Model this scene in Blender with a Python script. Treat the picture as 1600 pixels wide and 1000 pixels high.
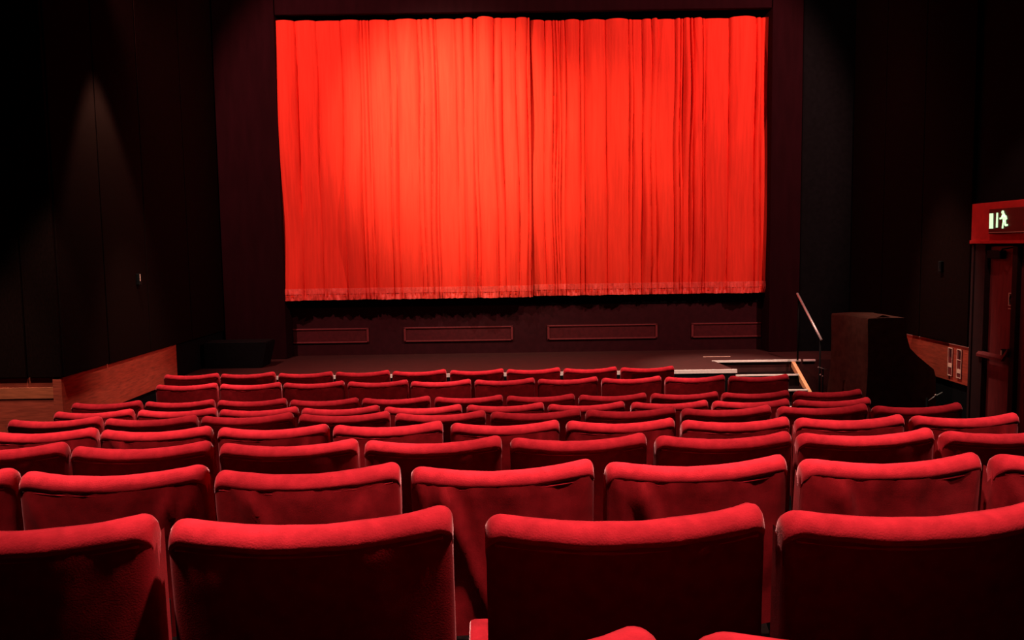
import bpy, bmesh, math, random
from mathutils import Vector, Matrix, noise

# ------------------------------------------------------------------ clear
for o in list(bpy.data.objects):
    bpy.data.objects.remove(o, do_unlink=True)
SC = bpy.context.scene
COL = SC.collection
PI = math.pi

# ------------------------------------------------------------------ camera
cam_d = bpy.data.cameras.new('camera')
cam = bpy.data.objects.new('camera', cam_d)
COL.objects.link(cam)
cam_d.sensor_fit = 'HORIZONTAL'
cam_d.sensor_width = 36.0
cam_d.lens = 36.0 * 1300.0 / 1600.0
cam_d.clip_start = 0.05
cam.matrix_world = (Matrix.Translation((0, 0, 2.2))
                    @ Matrix.Rotation(math.radians(85), 4, 'X')
                    @ Matrix.Rotation(math.radians(-0.85), 4, 'Z'))
SC.camera = cam

# ------------------------------------------------------------------ world, exposure
w = bpy.data.worlds.new('world')
SC.world = w
w.use_nodes = True
w.node_tree.nodes['Background'].inputs[0].default_value = (0.0, 0.0, 0.0, 1)
w.node_tree.nodes['Background'].inputs[1].default_value = 0.0
SC.view_settings.view_transform = 'Standard'
SC.view_settings.look = 'None'
SC.view_settings.gamma = 1.0
SC.view_settings.use_curve_mapping = False
SC.view_settings.exposure = 0.0


# ------------------------------------------------------------------ lamps of the room and added fill lamps
def spot(name, loc, target, power, color, angle, blend=0.6, radius=0.05):
    d = bpy.data.lights.new(name, 'SPOT')
    d.energy = power
    d.color = color
    d.spot_size = math.radians(angle)
    d.spot_blend = blend
    d.shadow_soft_size = radius
    o = bpy.data.objects.new(name, d)
    COL.objects.link(o)
    o.location = loc
    v = Vector(target) - Vector(loc)
    o.rotation_euler = v.to_track_quat('-Z', 'Y').to_euler()
    return o


WARM = (1.0, 0.82, 0.66)
# curtain: one hot warm spot left of the middle, a softer one right of it, an even wash from the ceiling bars left and right
spot('curtain_spot', (-1.5, 7.8, 5.55), (-0.80, 11.7, 3.85), 1650, (1.0, 1.0, 0.66), 52, 1.0, 0.05)
spot('curtain_spot', (2.6, 8.2, 5.6), (1.0, 11.7, 3.2), 360, (1.0, 0.85, 0.5), 50, 1.0, 0.05)
spot('curtain_wash', (-3.9, 7.9, 5.5), (-0.6, 11.7, 3.00), 820, (1.0, 0.46, 0.42), 92, 0.35, 0.04)
spot('curtain_wash', (4.4, 7.9, 5.5), (1.0, 11.7, 3.00), 880, (1.0, 0.46, 0.42), 92, 0.35, 0.04)
# house downlights over every second row (a few of them dimmer than the rest)
DIM = {(2, -1.6): 0.62, (2, -3.65): 0.7, (3, 2.5): 0.9, (5, 2.5): 0.6, (5, 0.45): 0.8, (6, 2.5): 0.5, (8, 1.8): 0.6}
for (ly, lz, p) in ((1.50, 4.45, 590), (3.15, 4.3, 540), (4.80, 4.3, 420), (6.48, 4.4, 420), (8.20, 4.6, 420)):
    for lx in (-3.65, -1.6, 0.45, 1.8 if ly > 8 else 2.5):
        spot('downlight', (lx, ly, lz), (lx, ly + 0.25, 0), p * DIM.get((round(ly), lx), 1.0), WARM, 54, 0.40, 0.06)
# wall washers on the wainscots, and lamps added to brighten stage edge and doorway
spot('stage_edge_fill', (2.6, 9.2, 5.4), (2.7, 10.3, 0.6), 1500, WARM, 30, 0.8, 0.05)
spot('stage_edge_fill', (-0.6, 9.2, 5.4), (-0.4, 10.2, 0.6), 420, WARM, 62, 0.9, 0.05)
spot('wall_washer', (-2.2, 8.3, 4.3), (-4.05, 8.8, 0.70), 330, WARM, 34, 0.9, 0.05)
spot('wall_washer', (-4.7, 5.6, 4.4), (-4.6, 7.4, 0.6), 300, WARM, 26, 0.9, 0.05)
spot('wall_washer', (3.25, 9.15, 4.7), (4.75, 9.0, 0.95), 520, WARM, 32, 0.9, 0.05)
spot('doorway_fill', (3.9, 7.2, 4.0), (4.75, 8.0, 2.3), 60, (1.0, 0.55, 0.45), 40, 0.8, 0.05)


# ------------------------------------------------------------------ materials
def mat(name, color, rough=0.8, sheen=0.0, sheen_tint=(1, 1, 1), metal=0.0, spec=0.3,
        var=0.0, scale=40.0, bump=0.0, bump_scale=200.0, stretch=(1, 1, 1), emit=None, estr=1.0, sheen_rough=0.4):
    m = bpy.data.materials.new(name)
    m.use_nodes = True
    nt = m.node_tree
    b = nt.nodes['Principled BSDF']
    b.inputs['Base Color'].default_value = (*color, 1)
    b.inputs['Roughness'].default_value = rough
    b.inputs['Metallic'].default_value = metal
    b.inputs['Specular IOR Level'].default_value = spec
    b.inputs['Sheen Weight'].default_value = sheen
    b.inputs['Sheen Roughness'].default_value = sheen_rough
    b.inputs['Sheen Tint'].default_value = (*sheen_tint, 1)
    if emit:
        b.inputs['Emission Color'].default_value = (*emit, 1)
        b.inputs['Emission Strength'].default_value = estr
    tc = nt.nodes.new('ShaderNodeTexCoord')
    mp = nt.nodes.new('ShaderNodeMapping')
    mp.inputs['Scale'].default_value = stretch
    nt.links.new(tc.outputs['Object'], mp.inputs['Vector'])
    if var > 0:
        n = nt.nodes.new('ShaderNodeTexNoise')
        n.inputs['Scale'].default_value = scale
        n.inputs['Detail'].default_value = 4
        nt.links.new(mp.outputs['Vector'], n.inputs['Vector'])
        r = nt.nodes.new('ShaderNodeValToRGB')
        r.color_ramp.elements[0].position = 0.3
        r.color_ramp.elements[1].position = 0.7
        r.color_ramp.elements[0].color = (*[c * (1 - var) for c in color], 1)
        r.color_ramp.elements[1].color = (*[min(1, c * (1 + var)) for c in color], 1)
        nt.links.new(n.outputs['Fac'], r.inputs['Fac'])
        nt.links.new(r.outputs['Color'], b.inputs['Base Color'])
    if bump > 0:
        n2 = nt.nodes.new('ShaderNodeTexNoise')
        n2.inputs['Scale'].default_value = bump_scale
        n2.inputs['Detail'].default_value = 3
        nt.links.new(mp.outputs['Vector'], n2.inputs['Vector'])
        bp = nt.nodes.new('ShaderNodeBump')
        bp.inputs['Strength'].default_value = bump
        bp.inputs['Distance'].default_value = 0.004
        nt.links.new(n2.outputs['Fac'], bp.inputs['Height'])
        nt.links.new(bp.outputs['Normal'], b.inputs['Normal'])
    return m


M = {}
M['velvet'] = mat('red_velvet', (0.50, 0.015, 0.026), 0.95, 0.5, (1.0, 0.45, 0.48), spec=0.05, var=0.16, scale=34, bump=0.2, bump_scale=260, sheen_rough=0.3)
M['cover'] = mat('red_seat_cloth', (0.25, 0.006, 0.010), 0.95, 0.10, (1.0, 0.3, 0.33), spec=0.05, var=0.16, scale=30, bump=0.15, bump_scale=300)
M['curtain'] = mat('red_curtain_velvet', (0.80, 0.040, 0.020), 0.9, 0.12, (1.0, 0.4, 0.3), spec=0.08, var=0.10, scale=5, stretch=(6, 1, 0.4))
M['hem'] = mat('curtain_hem_satin', (0.85, 0.07, 0.045), 0.5, 0.2, (1.0, 0.6, 0.5), spec=0.5, var=0.15, scale=30)
M['carpet'] = mat('dark_carpet', (0.007, 0.0035, 0.0035), 1.0, spec=0.0, var=0.3, scale=60)
M['stagefloor'] = mat('dark_stage_boards', (0.045, 0.010, 0.008), 0.6, spec=0.35, var=0.35, scale=6, stretch=(1, 9, 1))
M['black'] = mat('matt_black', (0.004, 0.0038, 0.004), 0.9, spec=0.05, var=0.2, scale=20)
M['blackmetal'] = mat('black_metal', (0.005, 0.0045, 0.0045), 0.7, spec=0.08, var=0.2, scale=30)
M['fabric'] = mat('dark_wall_fabric', (0.0075, 0.0030, 0.0024), 1.0, spec=0.0, var=0.2, scale=90, stretch=(1, 1, 0.3))
M['surround'] = mat('dark_red_surround', (0.014, 0.0018, 0.003), 0.95, spec=0.05, var=0.15, scale=12, stretch=(1, 1, 0.2))
M['stagewall'] = mat('dark_red_panelling', (0.032, 0.005, 0.007), 0.8, spec=0.1, var=0.15, scale=14)
M['mould'] = mat('red_moulding', (0.16, 0.02, 0.022), 0.6, spec=0.3, var=0.15, scale=30)
M['recess'] = mat('red_recess_panel', (0.07, 0.007, 0.009), 0.8, spec=0.2, var=0.2, scale=20)
M['wood'] = mat('red_brown_wood', (0.36, 0.046, 0.023), 0.6, spec=0.3, var=0.3, scale=5, stretch=(1.5, 1.5, 14))
M['woodlight'] = mat('orange_brown_wood', (0.42, 0.085, 0.035), 0.6, spec=0.3, var=0.25, scale=5, stretch=(1.5, 1.5, 14))
M['stringer'] = mat('pale_orange_wood', (0.75, 0.36, 0.17), 0.6, spec=0.3, var=0.15, scale=20)
M['white'] = mat('pale_nosing', (0.86, 0.74, 0.66), 0.5, spec=0.4, var=0.08, scale=30)
M['steel'] = mat('brushed_steel', (0.62, 0.55, 0.5), 0.4, metal=0.6, var=0.1, scale=60)
M['doorred'] = mat('dark_red_door', (0.16, 0.018, 0.018), 0.6, spec=0.3, var=0.2, scale=7, stretch=(4, 4, 0.7))
M['headred'] = mat('red_door_header', (0.50, 0.02, 0.02), 0.6, spec=0.3, var=0.12, scale=14)
M['jamb'] = mat('dark_door_jamb', (0.022, 0.005, 0.005), 0.8, spec=0.2, var=0.2, scale=10)
M['signbox'] = mat('dark_sign_box', (0.05, 0.006, 0.006), 0.5, spec=0.4, var=0.1, scale=40)
M['glow'] = mat('green_sign_glow', (0.6, 1.0, 0.6), 0.5, emit=(0.62, 1.0, 0.58), estr=1.05, var=0.05, scale=30)
M['plate'] = mat('pale_plate', (0.80, 0.48, 0.36), 0.5, spec=0.4, var=0.1, scale=60)
M['drape'] = mat('dark_brown_cloth', (0.050, 0.018, 0.013), 1.0, 0.15, (0.6, 0.35, 0.25), spec=0.0, var=0.25, scale=14)
M['print'] = mat('dark_print', (0.012, 0.006, 0.006), 0.7, var=0.1, scale=30)


# ------------------------------------------------------------------ mesh helpers
class MB:
    def __init__(self):
        self.v = []
        self.f = []

    def add(self, vs, fs):
        n = len(self.v)
        self.v += [tuple(p) for p in vs]
        self.f += [tuple(i + n for i in f) for f in fs]
        return self

    def box(self, x0, x1, y0, y1, z0, z1, bev=0.0):
        bm = bmesh.new()
        bmesh.ops.create_cube(bm, size=1)
        for v in bm.verts:
            v.co = Vector((x0 + (v.co.x + .5) * (x1 - x0), y0 + (v.co.y + .5) * (y1 - y0), z0 + (v.co.z + .5) * (z1 - z0)))
        if bev > 0:
            bmesh.ops.bevel(bm, geom=list(bm.edges), offset=bev, segments=2, affect='EDGES', profile=0.5)
        bm.verts.index_update()
        self.add([v.co for v in bm.verts], [[v.index for v in f.verts] for f in bm.faces])
        bm.free()
        return self

    def prism(self, poly, a0, a1, axis='Y'):
        """extrude a 2-D polygon along an axis"""
        n = len(poly)

        def P(p, a):
            if axis == 'Y':
                return (p[0], a, p[1])
            if axis == 'X':
                return (a, p[0], p[1])
            return (p[0], p[1], a)
        vs = [P(p, a0) for p in poly] + [P(p, a1) for p in poly]
        fs = [tuple(range(n)), tuple(range(2 * n - 1, n - 1, -1))]
        fs += [(i, i + n, (i + 1) % n + n, (i + 1) % n) for i in range(n)]
        return self.add(vs, fs)

    def tube(self, pts, r, seg=8):
        pts = [Vector(p) for p in pts]
        vs, fs = [], []
        for i, p in enumerate(pts):
            t = (pts[min(i + 1, len(pts) - 1)] - pts[max(i - 1, 0)]).normalized()
            up = Vector((0, 0, 1)) if abs(t.z) < 0.9 else Vector((1, 0, 0))
            a = t.cross(up).normalized()
            b = t.cross(a).normalized()
            for k in range(seg):
                th = 2 * PI * k / seg
                vs.append(p + (a * math.cos(th) + b * math.sin(th)) * r)
        for i in range(len(pts) - 1):
            for k in range(seg):
                k2 = (k + 1) % seg
                fs.append((i * seg + k, i * seg + k2, (i + 1) * seg + k2, (i + 1) * seg + k))
        fs.append(tuple(range(seg)))
        fs.append(tuple(range((len(pts) - 1) * seg + seg - 1, (len(pts) - 1) * seg - 1, -1)))
        return self.add(vs, fs)

    def ball(self, c, r, seg=10):
        bm = bmesh.new()
        bmesh.ops.create_uvsphere(bm, u_segments=seg, v_segments=seg // 2 + 1, radius=r)
        bm.verts.index_update()
        self.add([v.co + Vector(c) for v in bm.verts], [[v.index for v in f.verts] for f in bm.faces])
        bm.free()
        return self

    def build(self, name, m, parent=None, smooth=False, angle=None):
        me = bpy.data.meshes.new(name)
        me.from_pydata(self.v, [], self.f)
        bm = bmesh.new()
        bm.from_mesh(me)
        bmesh.ops.recalc_face_normals(bm, faces=bm.faces)
        bm.to_mesh(me)
        bm.free()
        me.materials.append(m)
        if smooth:
            me.polygons.foreach_set('use_smooth', [True] * len(me.polygons))
            if angle:
                me.set_sharp_from_angle(angle=math.radians(angle))
        o = bpy.data.objects.new(name, me)
        COL.objects.link(o)
        if parent:
            o.parent = parent
        return o


def empty(name, loc=(0, 0, 0), rz=0.0):
    o = bpy.data.objects.new(name, None)
    o.empty_display_size = 0.1
    COL.objects.link(o)
    o.location = loc
    o.rotation_euler = (0, 0, rz)
    return o


def tag(o, label, cat=None, group=None, kind=None):
    if label:
        o['label'] = label
    if cat:
        o['category'] = cat
    if group:
        o['group'] = group
    if kind:
        o['kind'] = kind
    return o


def struct(o, label):
    return tag(o, label, None, None, 'structure')


# ------------------------------------------------------------------ the room
ROWS = [  # depth of the back, height of the back's top, x of the first gap, number of seats
    (0.715, 1.797, 0.160, 2),
    (1.551, 1.671, -0.668, 4),
    (2.406, 1.543, -1.475, 7),
    (3.240, 1.427, -1.766, 8),
    (4.082, 1.312, -2.072, 9),
    (4.932, 1.200, -2.468, 10),
    (5.777, 1.080, -2.662, 10),
    (6.587, 0.996, -2.966, 11),
    (7.475, 0.990, -2.676, 10),
    (8.365, 0.950, -2.972, 9),
]
PITCH = 0.58
BACK_H = 0.95
XL, XR = -6.2, 4.80

# stepped floor
prof = [(-3.2, -0.3), (-3.2, 1.02), (0.715 - 0.17, 1.02)]
for i, (Y, zt, _, _) in enumerate(ROWS):
    zf = zt - BACK_H
    prof.append((Y - 0.17, zf))
    yn = ROWS[i + 1][0] - 0.17 if i + 1 < len(ROWS) else 12.3
    prof.append((yn, zf))
prof.append((12.3, -0.3))
struct(MB().prism(prof, XL - 0.2, XR + 0.2, 'X').build('floor', M['carpet']), 'dark carpeted floor stepping down in tiers to the stage')

# ceiling
struct(MB().prism([(-3.2, 4.9), (-3.2, 5.1), (12.3, 6.7), (12.3, 6.5)], XL - 0.2, XR + 0.2, 'X').build('ceiling', M['black']),
       'black sloping ceiling of the auditorium')
# back wall behind the viewer
struct(MB().box(XL - 0.2, XR + 0.2, -3.4, -3.2, -0.3, 5.2).build('wall_back', M['black']), 'black rear wall of the auditorium')

# left wall: rear part far out, a return facing the hall at Y=7.4, then the inner part up to the stage
wl = MB().prism([(XL - 0.2, -3.2), (XL, -3.2), (XL, 7.42), (-4.07, 7.42), (-4.07, 12.3), (XL - 0.2, 12.3)], -0.3, 6.6, 'Z').build('wall_left', M['black'])
struct(wl, 'dark left wall with fabric panels above a red brown wood dado')
# fabric panels (each a piece), standing 4 cm proud
for (a, b) in ((7.40, 8.235), (8.245, 9.20), (9.21, 10.40), (10.41, 11.58)):
    MB().box(-4.07, -4.02, a + .004, b - .004, 1.10, 6.0, 0.006).build('fabric_panel', M['fabric'], wl)
for (a, b) in ((-6.1, -5.20), (-5.19, -4.345), (-4.335, -4.03)):
    MB().box(a + .003, b - .003, 7.365, 7.42, 1.10, 6.0, 0.006).build('fabric_panel', M['fabric'], wl)
# wood dado, inner run and return
MB().box(-4.07, -4.045, 7.40, 9.95, 0.655, 1.095, 0.004).build('dado_panel', M['wood'], wl)
MB().box(-4.12, -4.04, 7.372, 7.42, 0.10, 1.085, 0.004).build('corner_post', M['wood'], wl)
MB().box(-6.15, -4.125, 7.395, 7.42, 0.10, 1.095, 0.003).build('dado_panel', M['wood'], wl)
MB().box(-6.15, -4.125, 7.387, 7.40, 0.905, 1.01, 0.004).build('dado_rail', M['woodlight'], wl)

# right wall with its dado
wr = MB().prism([(4.77, -3.2), (XR + 0.2, -3.2), (XR + 0.2, 12.3), (4.77, 12.3)], -0.3, 6.6, 'Z').build('wall_right', M['black'])
struct(wr, 'dark right wall with fabric panels above a red brown wood dado')
for (a, b) in ((8.58, 9.60), (9.61, 10.60), (10.61, 11.58)):
    MB().box(4.72, 4.77, a + .003, b - .003, 1.10, 6.0, 0.006).build('fabric_panel', M['fabric'], wr)
MB().box(4.74, 4.77, 8.57, 11.2, 0.685, 1.085, 0.003).build('dado_panel', M['wood'], wr)
MB().box(4.735, 4.77, 8.57, 11.2, 1.085, 1.096, 0.002).build('dado_rail', M['plate'], wr)

# front wall and the surround of the screen opening
struct(MB().box(XL - 0.2, XR + 0.2, 12.08, 12.3, -0.3, 6.6).build('wall_front', M['black']), 'black end wall behind the screen curtain')
t1 = MB().box(-4.02, -3.17, 11.60, 12.08, 0.68, 6.4, 0.01).build('trim_1', M['surround'])
struct(t1, 'dark red upright surround left of the curtain')
t2 = MB().box(3.60, 4.02, 11.60, 12.08, 0.68, 6.4, 0.01).build('trim_2', M['surround'])
struct(t2, 'dark red upright surround right of the curtain')
t3 = MB().box(-3.16, 3.59, 11.60, 11.70, 5.385, 6.4, 0.01).build('trim_3', M['surround'])
struct(t3, 'dark red header across the top of the curtain')
struct(MB().box(4.03, 4.78, 11.62, 12.08, -0.2, 6.4, 0.01).build('trim_4', M['black']), 'black masking flat right of the screen surround')
# panelled wall under the curtain
ws = MB().box(-3.17, 3.60, 11.95, 12.08, 0.66, 1.37, 0.004).build('wall_stage', M['stagewall'])
struct(ws, 'dark red wall below the curtain with four framed panels')
MB().box(-3.17, 3.60, 11.93, 12.08, 1.372, 1.54, 0.004).build('hem_shade_strip', M['black'], ws)  # black strip added for the dark, shaded gap under the hem
for (a, b) in ((-3.6, -2.067), (-1.562, 0.012), (0.507, 2.095), (2.584, 4.1)):
    a2, b2 = max(a, -3.16), min(b, 3.59)
    p = MB().box(a2, b2, 11.942, 11.96, 0.865, 1.07, 0.003).build('panel', M['recess'], ws)
    mb = MB()
    mb.box(a2, b2, 11.925, 11.945, 1.052, 1.072, 0.004)
    mb.box(a2, b2, 11.925, 11.945, 0.860, 0.880, 0.004)
    if a == a2:
        mb.box(a2, a2 + .03, 11.925, 11.945, 0.86, 1.07, 0.004)
    if b == b2:
        mb.box(b2 - .03, b2, 11.925, 11.945, 0.86, 1.07, 0.004)
    mb.build('moulding', M['mould'], p)

# stage with a notch for the steps at its right
st = MB().prism([(-4.06, 9.98), (2.70, 9.98), (2.63, 10.78), (4.76, 10.78), (4.76, 12.08), (-4.06, 12.08)], -0.02, 0.68, 'Z').build('floor_stage', M['stagefloor'])
struct(st, 'low dark wooden stage in front of the red curtain')
MB().prism([(-4.06, 9.968), (2.715, 9.968), (2.715, 9.99), (-4.06, 9.99)], 0.645, 0.688, 'Z').build('stage_nosing', M['white'], st)
MB().box(2.60, 3.76, 10.755, 10.785, 0.662, 0.686).build('step_nosing', M['white'], st)
MB().box(3.79, 3.95, 10.755, 10.785, 0.662, 0.684).build('step_nosing', M['white'], st)
MB().box(2.58, 2.95, 11.17, 11.19, 0.678, 0.685).build('floor_strip', M['plate'], st)
MB().box(-4.05, 2.69, 9.972, 9.985, 0.0, 0.64).build('stage_front', M['black'], st)

# ------------------------------------------------------------------ the curtain
rng = random.Random(7)


class Folds:
    def __init__(self, x0, x1, seed):
        r = random.Random(seed)
        self.k = [x0 - 0.05]
        self.a = []
        while self.k[-1] < x1 + 0.1:
            wd = r.choice((0.04, 0.06, 0.06, 0.09, 0.12, 0.17, 0.22, 0.28, 0.34))
            self.k.append(self.k[-1] + wd * r.uniform(.8, 1.2))
            self.a.append((0.036 + 0.22 * wd + r.uniform(0, .03)) * r.uniform(.6, 1.3))
        self.seed = seed

    def y(self, x, z):
        s = self.seed
        xx = x + 0.030 * noise.noise((x * 1.6, z * 0.55, s)) + 0.012 * noise.noise((x * 6, z * 0.9, s + 3))
        import bisect
        i = min(max(bisect.bisect_right(self.k, xx) - 1, 0), len(self.a) - 1)
        t = (xx - self.k[i]) / (self.k[i + 1] - self.k[i])
        t = min(max(t, 0), 1)
        A = self.a[i] * max(0.2, 0.85 + 1.1 * noise.noise((i * 3.7, z * 0.6, s + 9)))
        p = math.sin(PI * t) ** 0.38
        y = -A * p
        y += -0.020 * noise.noise((x * 9.0, z * 0.8, s + 20)) - 0.003 * noise.noise((x * 34.0, z * 1.3, s + 31))
        return y


def curtain(name, x0, x1, y0, z0, z1, seed, label):
    F = Folds(x0, x1, seed)
    root = empty(name, (0, 0, 0))
    tag(root, label, 'curtain', 'red velvet screen curtains')
    nx = int((x1 - x0) / 0.006)
    nz = 44

    def sheet(za, zb, nzz, off, ruff=0.0, back=0.012, wav=0.0):
        vs, fs = [], []
        for j in range(nzz + 1):
            z = za + (zb - za) * j / nzz
            for i in range(nx + 1):
                x = x0 + (x1 - x0) * i / nx
                y = y0 + F.y(x, z) + off
                zz = z
                if ruff:
                    k = (1 - j / nzz)
                    y += ruff * (0.35 + 0.65 * k) * noise.noise((x * 26, z * 9, seed + 50))
                    y += ruff * .6 * noise.noise((x * 60, z * 6, seed + 60))
                if wav and j == 0:
                    zz += wav * noise.noise((x * 3.1, 0, seed + 70)) + wav * .5 * noise.noise((x * 22, 0, seed + 71))
                vs.append((x, y, zz))
        for j in range(nzz):
            for i in range(nx):
                a = j * (nx + 1) + i
                fs.append((a, a + 1, a + nx + 2, a + nx + 1))
        # a back sheet and closed edges give the cloth its thickness
        n = len(vs)
        bi = lambda j, i: n + j * 2 + i
        for j in range(nzz + 1):
            z = za + (zb - za) * j / nzz
            vs.append((x0, y0 + back, z))
            vs.append((x1, y0 + back, z))
        for j in range(nzz):
            a, b = j * (nx + 1), (j + 1) * (nx + 1)
            fs.append((a, b, bi(j + 1, 0), bi(j, 0)))
            fs.append((a + nx, bi(j, 1), bi(j + 1, 1), b + nx))
            fs.append((bi(j, 0), bi(j + 1, 0), bi(j + 1, 1), bi(j, 1)))
        return MB().add(vs, fs)
    sheet(z0 + 0.05, z1, nz, 0.0).build('curtain_cloth', M['curtain'], root, True, 50)
    sheet(z0 + 0.085, z0 + 0.165, 3, -0.012, 0.016).build('hem_band', M['hem'], root, True, 60)
    sheet(z0, z0 + 0.088, 4, -0.006, 0.034, wav=0.010).build('hem_ruffle', M['hem'], root, True, 60)
    return root


curtain('screen_curtain', -3.185, 0.300, 11.745, 1.497, 5.325, 11, 'left red velvet curtain, brightest orange lit, its edge overlapping the other curtain')
curtain('screen_curtain', 0.20, 3.605, 11.845, 1.507, 5.31, 23, 'right red velvet curtain, its inner edge tucked behind the other curtain')

# ------------------------------------------------------------------ cinema seats
W = 0.549


def ucols():
    u = [-1, -.996, -.988, -.976, -.96, -.94, -.915, -.89, -.86]
    u += [-.8 + 1.6 * i / 14 for i in range(15)]
    u += [.86, .89, .915, .94, .96, .976, .988, .996, 1]
    return u


US = ucols()


def plan(u):            # how far the wings come forward of the middle
    return 0.038 * abs(u) ** 2.2


def crest(u):           # height of the top edge along the width
    z = 0.021 * abs(u) ** 1.9 + 0.0025 * u
    r = 0.040 if u < 0 else 0.032
    d = (1 - abs(u)) * W / 2
    if d < r:
        t = 1 - d / r
        z -= r * (1 - math.sqrt(max(0, 1 - t * t)))
    return z


REC = 0.06              # lean of the back


def backrest_mesh(seed):
    R = random.Random(seed)
    prof = [(0.014, -.50), (0.012, -.28), (0.012, -.07), (0.006, -.046), (0.000, -.043), (-.004, -.037), (-.0035, -.029), (0.001, -.019), (0.009, -.009),
            (.020, -.002), (.036, .0005), (.052, -.004), (.066, -.014), (.075, -.032), (.078, -.07), (.074, -.14), (.082, -.30), (.092, -.50)]
    roll0, roll1 = 3, 13
    vs, fs = [], []
    n = len(prof)
    for u in US:
        d = (1 - abs(u)) * W / 2
        k = 1.0
        if d < 0.02:
            t = 1 - d / 0.02
            k = 0.45 + 0.55 * math.sqrt(max(0, 1 - t * t))
        for i, (py, pz) in enumerate(prof):
            top = math.exp(-((pz / 0.10) ** 2))
            x = u * W / 2 * (1.0 if roll0 <= i <= roll1 else 0.972)
            yc = 0.032
            y = yc + (py - yc) * k
            z = pz + crest(u) * top
            bumpy = 0.0022 * noise.noise((u * 4 + seed * 7, i * .6, 0)) + 0.0012 * noise.noise((u * 13 + seed * 3, i * 1.1, 5))
            vs.append((x, y + plan(u) - z * REC + bumpy, z + BACK_H + bumpy * .8))
    for c in range(len(US) - 1):
        for i in range(n - 1):
            a = c * n + i
            fs.append((a, a + n, a + n + 1, a + 1))
        fs.append((c * n + n - 1, (c + 1) * n + n - 1, (c + 1) * n, c * n))
    fs.append(tuple(range(n)))
    fs.append(tuple(range((len(US) - 1) * n + n - 1, (len(US) - 1) * n - 1, -1)))
    return MB().add(vs, fs)


def cover_mesh(seed, loose):
    R = random.Random(seed * 13 + 1)
    creases = []
    for k in range(5):
        sx = R.choice((-1, 1))
        creases.append((sx * R.uniform(.55, .98), -R.uniform(.03, .08), sx * R.uniform(.5, 1.6), R.uniform(.5, 1) * loose, R.uniform(.012, .022)))
    for k in range(3):
        creases.append((R.uniform(-.5, .5), -.04, R.uniform(-.6, .6), .35 * loose, .03))
    zs = [-.040 - .46 * (i / 26) ** 1.0 for i in range(27)]
    # horizontal run: front left flap edge -> rear -> front right flap edge
    run = [('L', t) for t in (0, .33, .66, 1.0)] + [('B', u) for u in [-.97, -.93] + [-.88 + 1.76 * i / 30 for i in range(31)] + [.93, .97]] + [('R', t) for t in (1.0, .66, .33, 0)]
    vs, fs = [], []
    n = len(run)
    hw = W / 2 * 0.992
    for z in zs:
        dn = (-z) / .5
        for kind, t in run:
            if kind == 'B':
                u = t
                yb = 0.000 - 0.002 * math.exp(-(((z + .05) / .02) ** 2)) * 0.6
                y = yb + (0.004 if abs(u) > .95 else 0)
                wv = 0.0
                for (cu, cz, sl, amp, wd) in creases:
                    fall = math.exp(-max(0, cz - z) / .22) * min(1, max(0, (cz - z + .02) / .05))
                    dist = (u - (cu - sl * (cz - z))) * W / 2
                    wv += -amp * 0.024 * math.exp(-(dist / wd) ** 2) * fall
                wv += loose * 0.009 * noise.noise((u * 2.6, z * 6, seed)) + loose * .002 * noise.noise((u * 9, z * 14, seed + 4))
                y += wv * (1 - abs(u) ** 8)
                x = u * hw
            else:
                sgn = -1 if kind == 'L' else 1
                u = sgn
                x = sgn * hw + sgn * 0.003 * loose * noise.noise((t * 3, z * 9, seed + sgn))
                y = 0.010 + (1 - t) * 0.066
            vs.append((x, y + plan(u) - z * REC, z + BACK_H + crest(min(1, max(-1, u)) * .93) * math.exp(-((z / .1) ** 2))))
    for j in range(len(zs) - 1):
        for i in range(n - 1):
            a = j * n + i
            fs.append((a, a + 1, a + n + 1, a + n))
    return MB().add(vs, fs)


def piping_mesh():
    pts = []
    for i in range(29):
        u = -.93 + 1.86 * i / 28
        z = -.050
        pts.append((u * W / 2, 0.001 + plan(u) - z * REC, z + BACK_H + crest(u * .95) * .85))
    return MB().tube(pts, 0.003, 6)


def cushion_mesh():     # tipped-up seat pad
    return MB().box(-.235, .235, .150, .240, .40, .74, 0.03)


def pan_mesh():
    return MB().box(-.225, .225, .242, .255, .42, .72, 0.004)


def armpad_mesh():
    return MB().box(-.0265, .0265, .19, .43, .550, .590, 0.012)


def standard_mesh():
    mb = MB()
    mb.prism([(.02, .05), (.10, .05), (.16, .30), (.36, .42), (.40, .549), (.10, .549), (.06, .40)], -.010, .010, 'X')
    mb.box(-.02, .02, .0, .30, 0.0, .05, 0.006)
    return mb


protos = []
for k in range(4):
    protos.append(dict(back=backrest_mesh(k + 1), cover=cover_mesh(k + 1, (0.25, 0.7, 1.0, 1.25)[k])))
pipe_mb = piping_mesh()


def make_seat(k):
    r = empty('cinema_seat')
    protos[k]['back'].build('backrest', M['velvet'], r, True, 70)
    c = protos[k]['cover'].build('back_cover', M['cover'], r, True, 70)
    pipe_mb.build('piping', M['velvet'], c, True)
    cu = cushion_mesh().build('seat_cushion', M['velvet'], r, True, 40)
    pan_mesh().build('seat_pan', M['blackmetal'], cu)
    a = standard_mesh().build('standard', M['blackmetal'], r)
    a.location = (-PITCH / 2, 0, 0)
    p = armpad_mesh().build('armrest', M['velvet'], a, True, 40)
    return r


def add_right_arm(r):
    src = [c for c in r.children if c.name.startswith('standard')][0]
    a = src.copy()
    COL.objects.link(a)
    a.parent = r
    a.location = (PITCH / 2, 0, 0)
    for g in src.children:
        d = g.copy()
        COL.objects.link(d)
        d.parent = a


def copy_seat(src):
    r = src.copy()
    COL.objects.link(r)
    for ch in src.children:
        c = ch.copy()
        COL.objects.link(c)
        c.parent = r
        for g in ch.children:
            d = g.copy()
            COL.objects.link(d)
            d.parent = c
    return r


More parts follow.
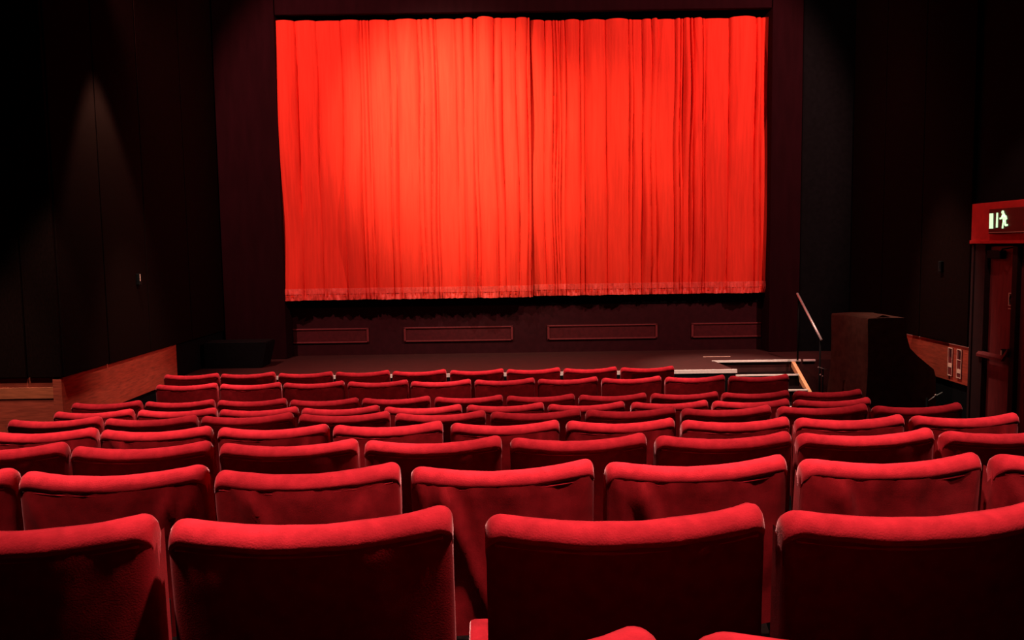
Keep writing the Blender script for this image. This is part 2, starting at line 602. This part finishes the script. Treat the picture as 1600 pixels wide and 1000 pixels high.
ORD = ['first', 'second', 'third', 'fourth', 'fifth', 'sixth', 'seventh', 'eighth', 'ninth', 'tenth', 'eleventh']
ROWNAME = {9: 'row nearest the stage', 8: 'second row from the stage', 7: 'third row from the stage', 6: 'fourth row from the stage',
           5: 'fifth row from the stage', 4: 'sixth row from the stage', 3: 'seventh row from the stage', 2: 'eighth row from the stage',
           1: 'big nearest row'}
LOOSE = {0: 0, 1: 0, 2: 2, 3: 0, 4: 1, 5: 0, 6: 0, 7: 0, 8: 0, 9: 0}
seat_protos = [make_seat(k) for k in range(4)]
used = [False] * 4
rs = random.Random(5)
for ri, (Y, zt, xg, n) in enumerate(ROWS):
    for j in range(n):
        k = LOOSE[ri]
        if ri == 2:
            k = (2, 1, 2, 3, 3, 3, 1)[j]
        elif ri == 4:
            k = (1, 2, 1, 0, 1, 1, 0, 0, 1)[j]
        elif ri in (1, 3):
            k = 0
        if not used[k]:
            r = seat_protos[k]
            used[k] = True
        else:
            r = copy_seat(seat_protos[k])
        x = xg + PITCH * (j - 0.5)
        yaw = math.radians(2.2 + rs.uniform(-.8, .8))
        dx = (-0.025, -0.008, 0.018, 0.022)[j] if ri == 1 else 0.0
        r.location = (x + dx, Y - 0.025 + x * 0.0075, zt - BACK_H + rs.uniform(-.003, .003))
        r.rotation_euler = (0, math.radians(rs.uniform(-.6, .25)), yaw)
        if ri == 0:
            lab = ('red seat shoulder cut by the bottom frame edge, left of the two', 'red seat shoulder cut by the bottom frame edge, right of the two')[j]
        elif ri == 1:
            lab = ('large dark backed red seat at the left frame edge in the big nearest row',
                   'large black backed red seat, second from left in the big nearest row',
                   'large dark red backed seat, third from left in the big nearest row',
                   'large dark backed red seat at the right frame edge in the big nearest row')[j]
        else:
            desc = 'red velvet seat with creased back' if k >= 2 else 'red velvet cinema seat'
            pos = ORD[j] + ' from left'
            if j == 0:
                pos = 'leftmost'
            if j == n - 1:
                pos = 'rightmost'
            lab = '%s, %s in the %s' % (desc, pos, ROWNAME[ri])
        if ri == 0:
            r.location.z += (0.017, 0.0245)[j]
            r.location.x += (-0.008, -0.012)[j]
            r.rotation_euler.y = math.radians((0.3, 0.4)[j])
        tag(r, lab, 'seat', 'cinema seats, ' + (ROWNAME.get(ri) or 'row cut by the bottom frame edge'))
        if j == n - 1:
            r['right_arm'] = 1
last = [o for o in COL.objects if o.get('right_arm')]
for r in last:
    add_right_arm(r)
    del r['right_arm']

# ------------------------------------------------------------------ steps and handrail at the right of the stage
ss = empty('stage_steps', (0, 0, 0))
tag(ss, 'short flight of dark steps with pale nosings at the right of the stage', 'steps')
for (y0, y1, z) in ((10.46, 10.75, 0.535), (10.13, 10.46, 0.395), (9.80, 10.13, 0.25)):
    t = MB().box(2.74, 3.63, y0, y1, 0.0 if z < .3 else z - .15, z, 0.004).build('tread', M['carpet'], ss)
    MB().box(2.74, 3.63, y0 - .012, y0 + .012, z - .010, z + .008).build('nosing', M['white'], t)
MB().prism([(9.80, 0.14), (9.80, 0.215), (10.80, 0.675), (10.80, 0.60)], 3.64, 3.685, 'X').build('stringer', M['stringer'], ss)
MB().prism([(9.80, 0.0), (9.80, 0.139), (10.75, 0.575), (10.75, 0.0)], 3.645, 3.68, 'X').build('side_board', M['recess'], ss)
hr = empty('handrail', (0, 0, 0))
tag(hr, 'slim pale metal handrail sloping beside the stage steps', 'handrail')
MB().tube([(3.71, 10.79, 1.545), (3.71, 9.92, 1.035)], 0.015, 10).build('rail', M['steel'], hr, True)
MB().tube([(3.71, 10.74, 0.682), (3.71, 10.74, 1.50)], 0.012, 8).build('post', M['blackmetal'], hr, True)
MB().tube([(3.71, 9.96, 0.0), (3.71, 9.96, 1.04)], 0.012, 8).build('post', M['blackmetal'], hr, True)

# ------------------------------------------------------------------ draped console beside the steps
dc = empty('draped_console', (0, 0, 0))
tag(dc, 'tall console under a dark brown cloth cover beside the stage steps', 'console')
sil = [(3.822, 0.0), (3.815, 0.4), (3.835, 0.8), (3.83, 1.1), (3.822, 1.36), (3.832, 1.380), (4.03, 1.387), (4.218, 1.383), (4.232, 1.370), (4.247, 1.178), (4.285, 1.053),
       (4.36, 0.975), (4.434, 0.912), (4.547, 0.819), (4.572, 0.735), (4.58, 0.4), (4.585, 0.0)]
vs, fs = [], []
ny = 18
Y0, Y1 = 8.90, 9.66
for j in range(ny + 1):
    t = j / ny
    y = Y0 + (Y1 - Y0) * t
    for i, (x, z) in enumerate(sil):
        lx = x
        if i < 6:
            lx = x - 0.10 * t + (0.018 * noise.noise((y * 9, z * 1.5, 2)) - .06 * (1 - z / 1.38) * t) * (1.0 - z / 1.5)
        elif i < 9:
            lx = x - 0.10 * t * (9 - i) / 4
        zz = z + (0.006 * noise.noise((x * 6, y * 7, 1)) if z > 1.3 else 0)
        vs.append((lx, y, zz))
n = len(sil)
for j in range(ny):
    for i in range(n - 1):
        a = j * n + i
        fs.append((a, a + 1, a + n + 1, a + n))
fs.append(tuple(range(n)))
fs.append(tuple(range(ny * n + n - 1, ny * n - 1, -1)))
MB().add(vs, fs).build('cloth_cover', M['drape'], dc, True, 35)
MB().add([(3.93, 8.93, 1.386), (4.00, 8.94, 1.412), (4.09, 8.95, 1.388), (3.97, 9.1, 1.386), (4.02, 9.08, 1.40), (4.06, 9.1, 1.386)],
         [(0, 1, 2), (0, 3, 4, 1), (1, 4, 5, 2), (3, 5, 4), (0, 2, 5, 3)]).build('cloth_fold', M['drape'], dc, False)

# small stand beside the console
sd = empty('floor_stand', (3.50, 9.30, 0))
tag(sd, 'small dark metal stand with chrome knobs left of the draped console', 'stand')
MB().tube([(0, 0, 0.015), (0, 0, 0.80)], 0.009, 8).build('pole', M['blackmetal'], sd, True)
MB().tube([(-.05, -.005, .80), (.06, -.01, .765)], 0.006, 8).build('arm', M['steel'], sd, True)
for (x, z) in ((-.055, .80), (-.03, .715), (-.008, .70)):
    MB().ball((x, -.012, z), 0.010).build('knob', M['steel'], sd, True)
for a in range(3):
    th = a * 2 * PI / 3 + .4
    MB().tube([(0, 0, .20), (.10 * math.cos(th), .10 * math.sin(th), .008)], 0.008, 6).build('leg', M['blackmetal'], sd, True)

# chrome arm on a dark stand beyond the right seats
se = empty('floor_stand', (3.50, 6.95, 0.04))
tag(se, 'thin dark stand with a chrome tipped arm behind the fifth row right end', 'stand')
MB().tube([(0, 0, 0.015), (0, 0, 0.84)], 0.010, 8).build('pole', M['blackmetal'], se, True)
MB().tube([(0.01, -.01, .815), (.06, -.01, .85), (.125, -.01, .885)], 0.006, 8).build('arm', M['steel'], se, True)
MB().ball((.065, -.016, .862), 0.011).build('knob', M['steel'], se, True)
for a in range(3):
    th = a * 2 * PI / 3
    MB().tube([(0, 0, .22), (.15 * math.cos(th), .15 * math.sin(th), .008)], 0.008, 6).build('leg', M['blackmetal'], se, True)

# low black box on the left of the stage
bx = empty('stage_box', (-3.61, 10.95, 0.68))
tag(bx, 'low black box with a slanted end at the left of the stage', 'box')
MB().prism([(-.40, 0), (.335, 0), (.41, .285), (.41, .325), (-.40, .325)], -.2, .2, 'Y').build('body', M['black'], bx)
MB().box(-.40, .40, -.19, .19, .327, .338, .004).build('lid', M['blackmetal'], bx)

# ------------------------------------------------------------------ right wall: plates, fitting, doorway
gp = 'tall narrow pale framed plates on the right dado'
for (yc, z0, z1, fill, lab) in ((8.915, 0.745, 1.05, 0.86, 'tall narrow pale framed wall plate further from the exit door'),
                                (8.735, 0.745, 1.053, 0.82, 'tall narrow pale framed wall plate nearer the exit door')):
    r = empty('wall_plate', (4.735, yc, z0))
    tag(r, lab, 'wall plate', gp)
    h = z1 - z0
    MB().box(-.004, .004, -.040, .040, 0, h).build('back_plate', M['doorred'], r)
    mb = MB()
    mb.box(-.010, -.004, -.044, -.038, 0, h)
    mb.box(-.010, -.004, .038, .044, 0, h)
    mb.box(-.010, -.004, -.0375, .0375, 0, .008)
    mb.box(-.010, -.004, -.0375, .0375, h - .008, h)
    mb.build('frame', M['plate'], r)
    fz = fill - z0
    MB().box(-.009, -.0045, -.035, .035, fz - .022, fz + .022).build('label_cell', M['plate'], r)
    if lab.endswith('nearer the exit door'):
        MB().box(-.009, -.0045, -.035, .035, h * .62, h * .64).build('divider', M['plate'], r)
    mb = MB()
    rr = random.Random(int(yc * 100))
    for q in range(6):
        zz = h * (.68 + .045 * q)
        mb.box(-.008, -.0045, -.012 - rr.random() * .01, .012, zz, zz + .006)
    mb.build('marking', M['print'], r)

for (x, y, z, sgn, lab) in ((-4.02, 8.95, 1.925, 1, 'small dark wall fitting on the left wall'),
                            (4.72, 9.12, 1.93, -1, 'small dark wall fitting on the right wall')):
    r = empty('wall_fitting', (x, y, z))
    tag(r, lab, 'wall fitting', 'small fittings on the side walls')
    MB().box(min(0, sgn * .035), max(0, sgn * .035), -.03, .03, -.07, .05, 0.006).build('body', M['blackmetal'], r)
    MB().box(min(sgn * .036, sgn * .041), max(sgn * .036, sgn * .041), -.022, -.010, -.03, .045, 0.003).build('face_strip', M['plate'] if sgn > 0 else M['blackmetal'], r)  # glint on the left fitting put into its pale strip colour

# doorway
d = empty('door_1', (4.74, 7.75, 0.46))
struct(d, 'dark red exit door with a push bar below a red header')
fl = 0.0
MB().box(-.06, .03, .48, .71, fl - .46, 1.695).build('jamb', M['jamb'], d)
MB().box(-.075, -.055, .66, .70, fl - .46, 1.695, .004).build('jamb_edge', M['jamb'], d)
lf = MB().box(-.005, .03, .055, .478, fl - .46, 1.68, .003).build('door_leaf', M['doorred'], d)
lf2 = MB().box(-.005, .03, -.37, .05, fl - .46, 1.68, .003).build('door_leaf', M['doorred'], d)
MB().box(-.05, -.002, -.03, .050, fl - .46, 1.68, .004).build('meeting_stile', M['jamb'], d)
MB().box(-.07, -.006, .22, .44, 1.56, 1.64, .006).build('closer', M['blackmetal'], d)
MB().tube([(-.05, .25, 1.62), (-.10, .12, 1.655), (-.03, .06, 1.67)], .008, 6).build('closer_arm', M['blackmetal'], d, True)
pb = MB().prism([(-.085, .585), (-.085, .61), (-.055, .64), (-.055, .585)], .12, .54, 'Y').build('push_bar', M['doorred'], d)
MB().box(-.052, -.006, .47, .53, .58, .66, .006).build('bar_bracket', M['blackmetal'], d)
MB().box(-.056, -.0055, .055, .17, .63, .70, .006).build('bar_bracket', M['blackmetal'], d)
MB().prism([(.02, .72), (.02, .69), (.118, .585), (.118, .62)], -.085, -.055, 'X').build('bar_end', M['doorred'], d)
MB().box(-.0625, -.056, .15, .165, .64, .685).build('latch_mark', M['plate'], d)
# small plate on the door: dark oval figure in a pale frame
mb = MB()
mb.box(-.012, -.006, .060, .152, 1.232, 1.238)
mb.box(-.012, -.006, .060, .152, 1.115, 1.121)
mb.box(-.012, -.006, .146, .152, 1.1215, 1.2315)
mb.box(-.012, -.006, .060, .152, 1.085, 1.090)
mb.build('sign_frame', M['plate'], d)
ov = [(.104 + .028 * math.cos(2 * PI * i / 20), 1.177, .045 * math.sin(2 * PI * i / 20)) for i in range(21)]
MB().tube([(-.010, y, z + dz) for (y, z, dz) in ov], .007, 6).build('sign_figure', M['print'], d, True)

# header over the door
hd = MB().box(4.66, 4.76, 7.10, 8.46, 2.165, 2.565, .006).build('trim_5', M['headred'])
struct(hd, 'bright red header box over the exit door')
MB().box(4.645, 4.662, 7.10, 8.46, 2.165, 2.20, .004).build('header_moulding', M['headred'], hd)

# exit sign
es = empty('exit_sign', (4.655, 7.75, 2.25))
tag(es, 'dark exit sign with glowing pale green running man over the door', 'sign')
MB().box(-.035, 0.002, -.60, .335, 0.01, .245, .005).build('sign_box', M['signbox'], es)
MB().box(-.040, -.0355, -.58, .325, .020, .024).build('sign_edge', M['plate'], es)


def flat(poly, name):
    return MB().prism(poly, -.041, -.036, 'X').build(name, M['glow'], es)


flat([(.315, .06), (.255, .06), (.262, .205), (.318, .205)], 'glowing_bar')
flat([(.205, .068), (.180, .068), (.183, .207), (.204, .207)], 'glowing_line')
# running figure
mb = MB()


def seg(y0, z0, y1, z1, wd):
    dy, dz = y1 - y0, z1 - z0
    L = math.hypot(dy, dz)
    ny_, nz_ = -dz / L * wd / 2, dy / L * wd / 2
    mb.prism([(y0 + ny_, z0 + nz_), (y0 - ny_, z0 - nz_), (y1 - ny_, z1 - nz_), (y1 + ny_, z1 + nz_)], -.041, -.036, 'X')


mb.prism([(.105 + .019 * math.cos(2 * PI * i / 12), .208 + .017 * math.sin(2 * PI * i / 12)) for i in range(12)], -.041, -.036, 'X')
seg(.098, .192, .070, .125, .045)
seg(.098, .180, .130, .150, .016)
seg(.130, .150, .150, .152, .016)
seg(.085, .182, .050, .168, .016)
seg(.050, .168, .040, .140, .016)
seg(.080, .130, .095, .095, .022)
seg(.095, .095, .100, .058, .020)
seg(.066, .128, .055, .085, .022)
seg(.055, .085, .020, .088, .018)
mb.build('running_figure', M['glow'], es)
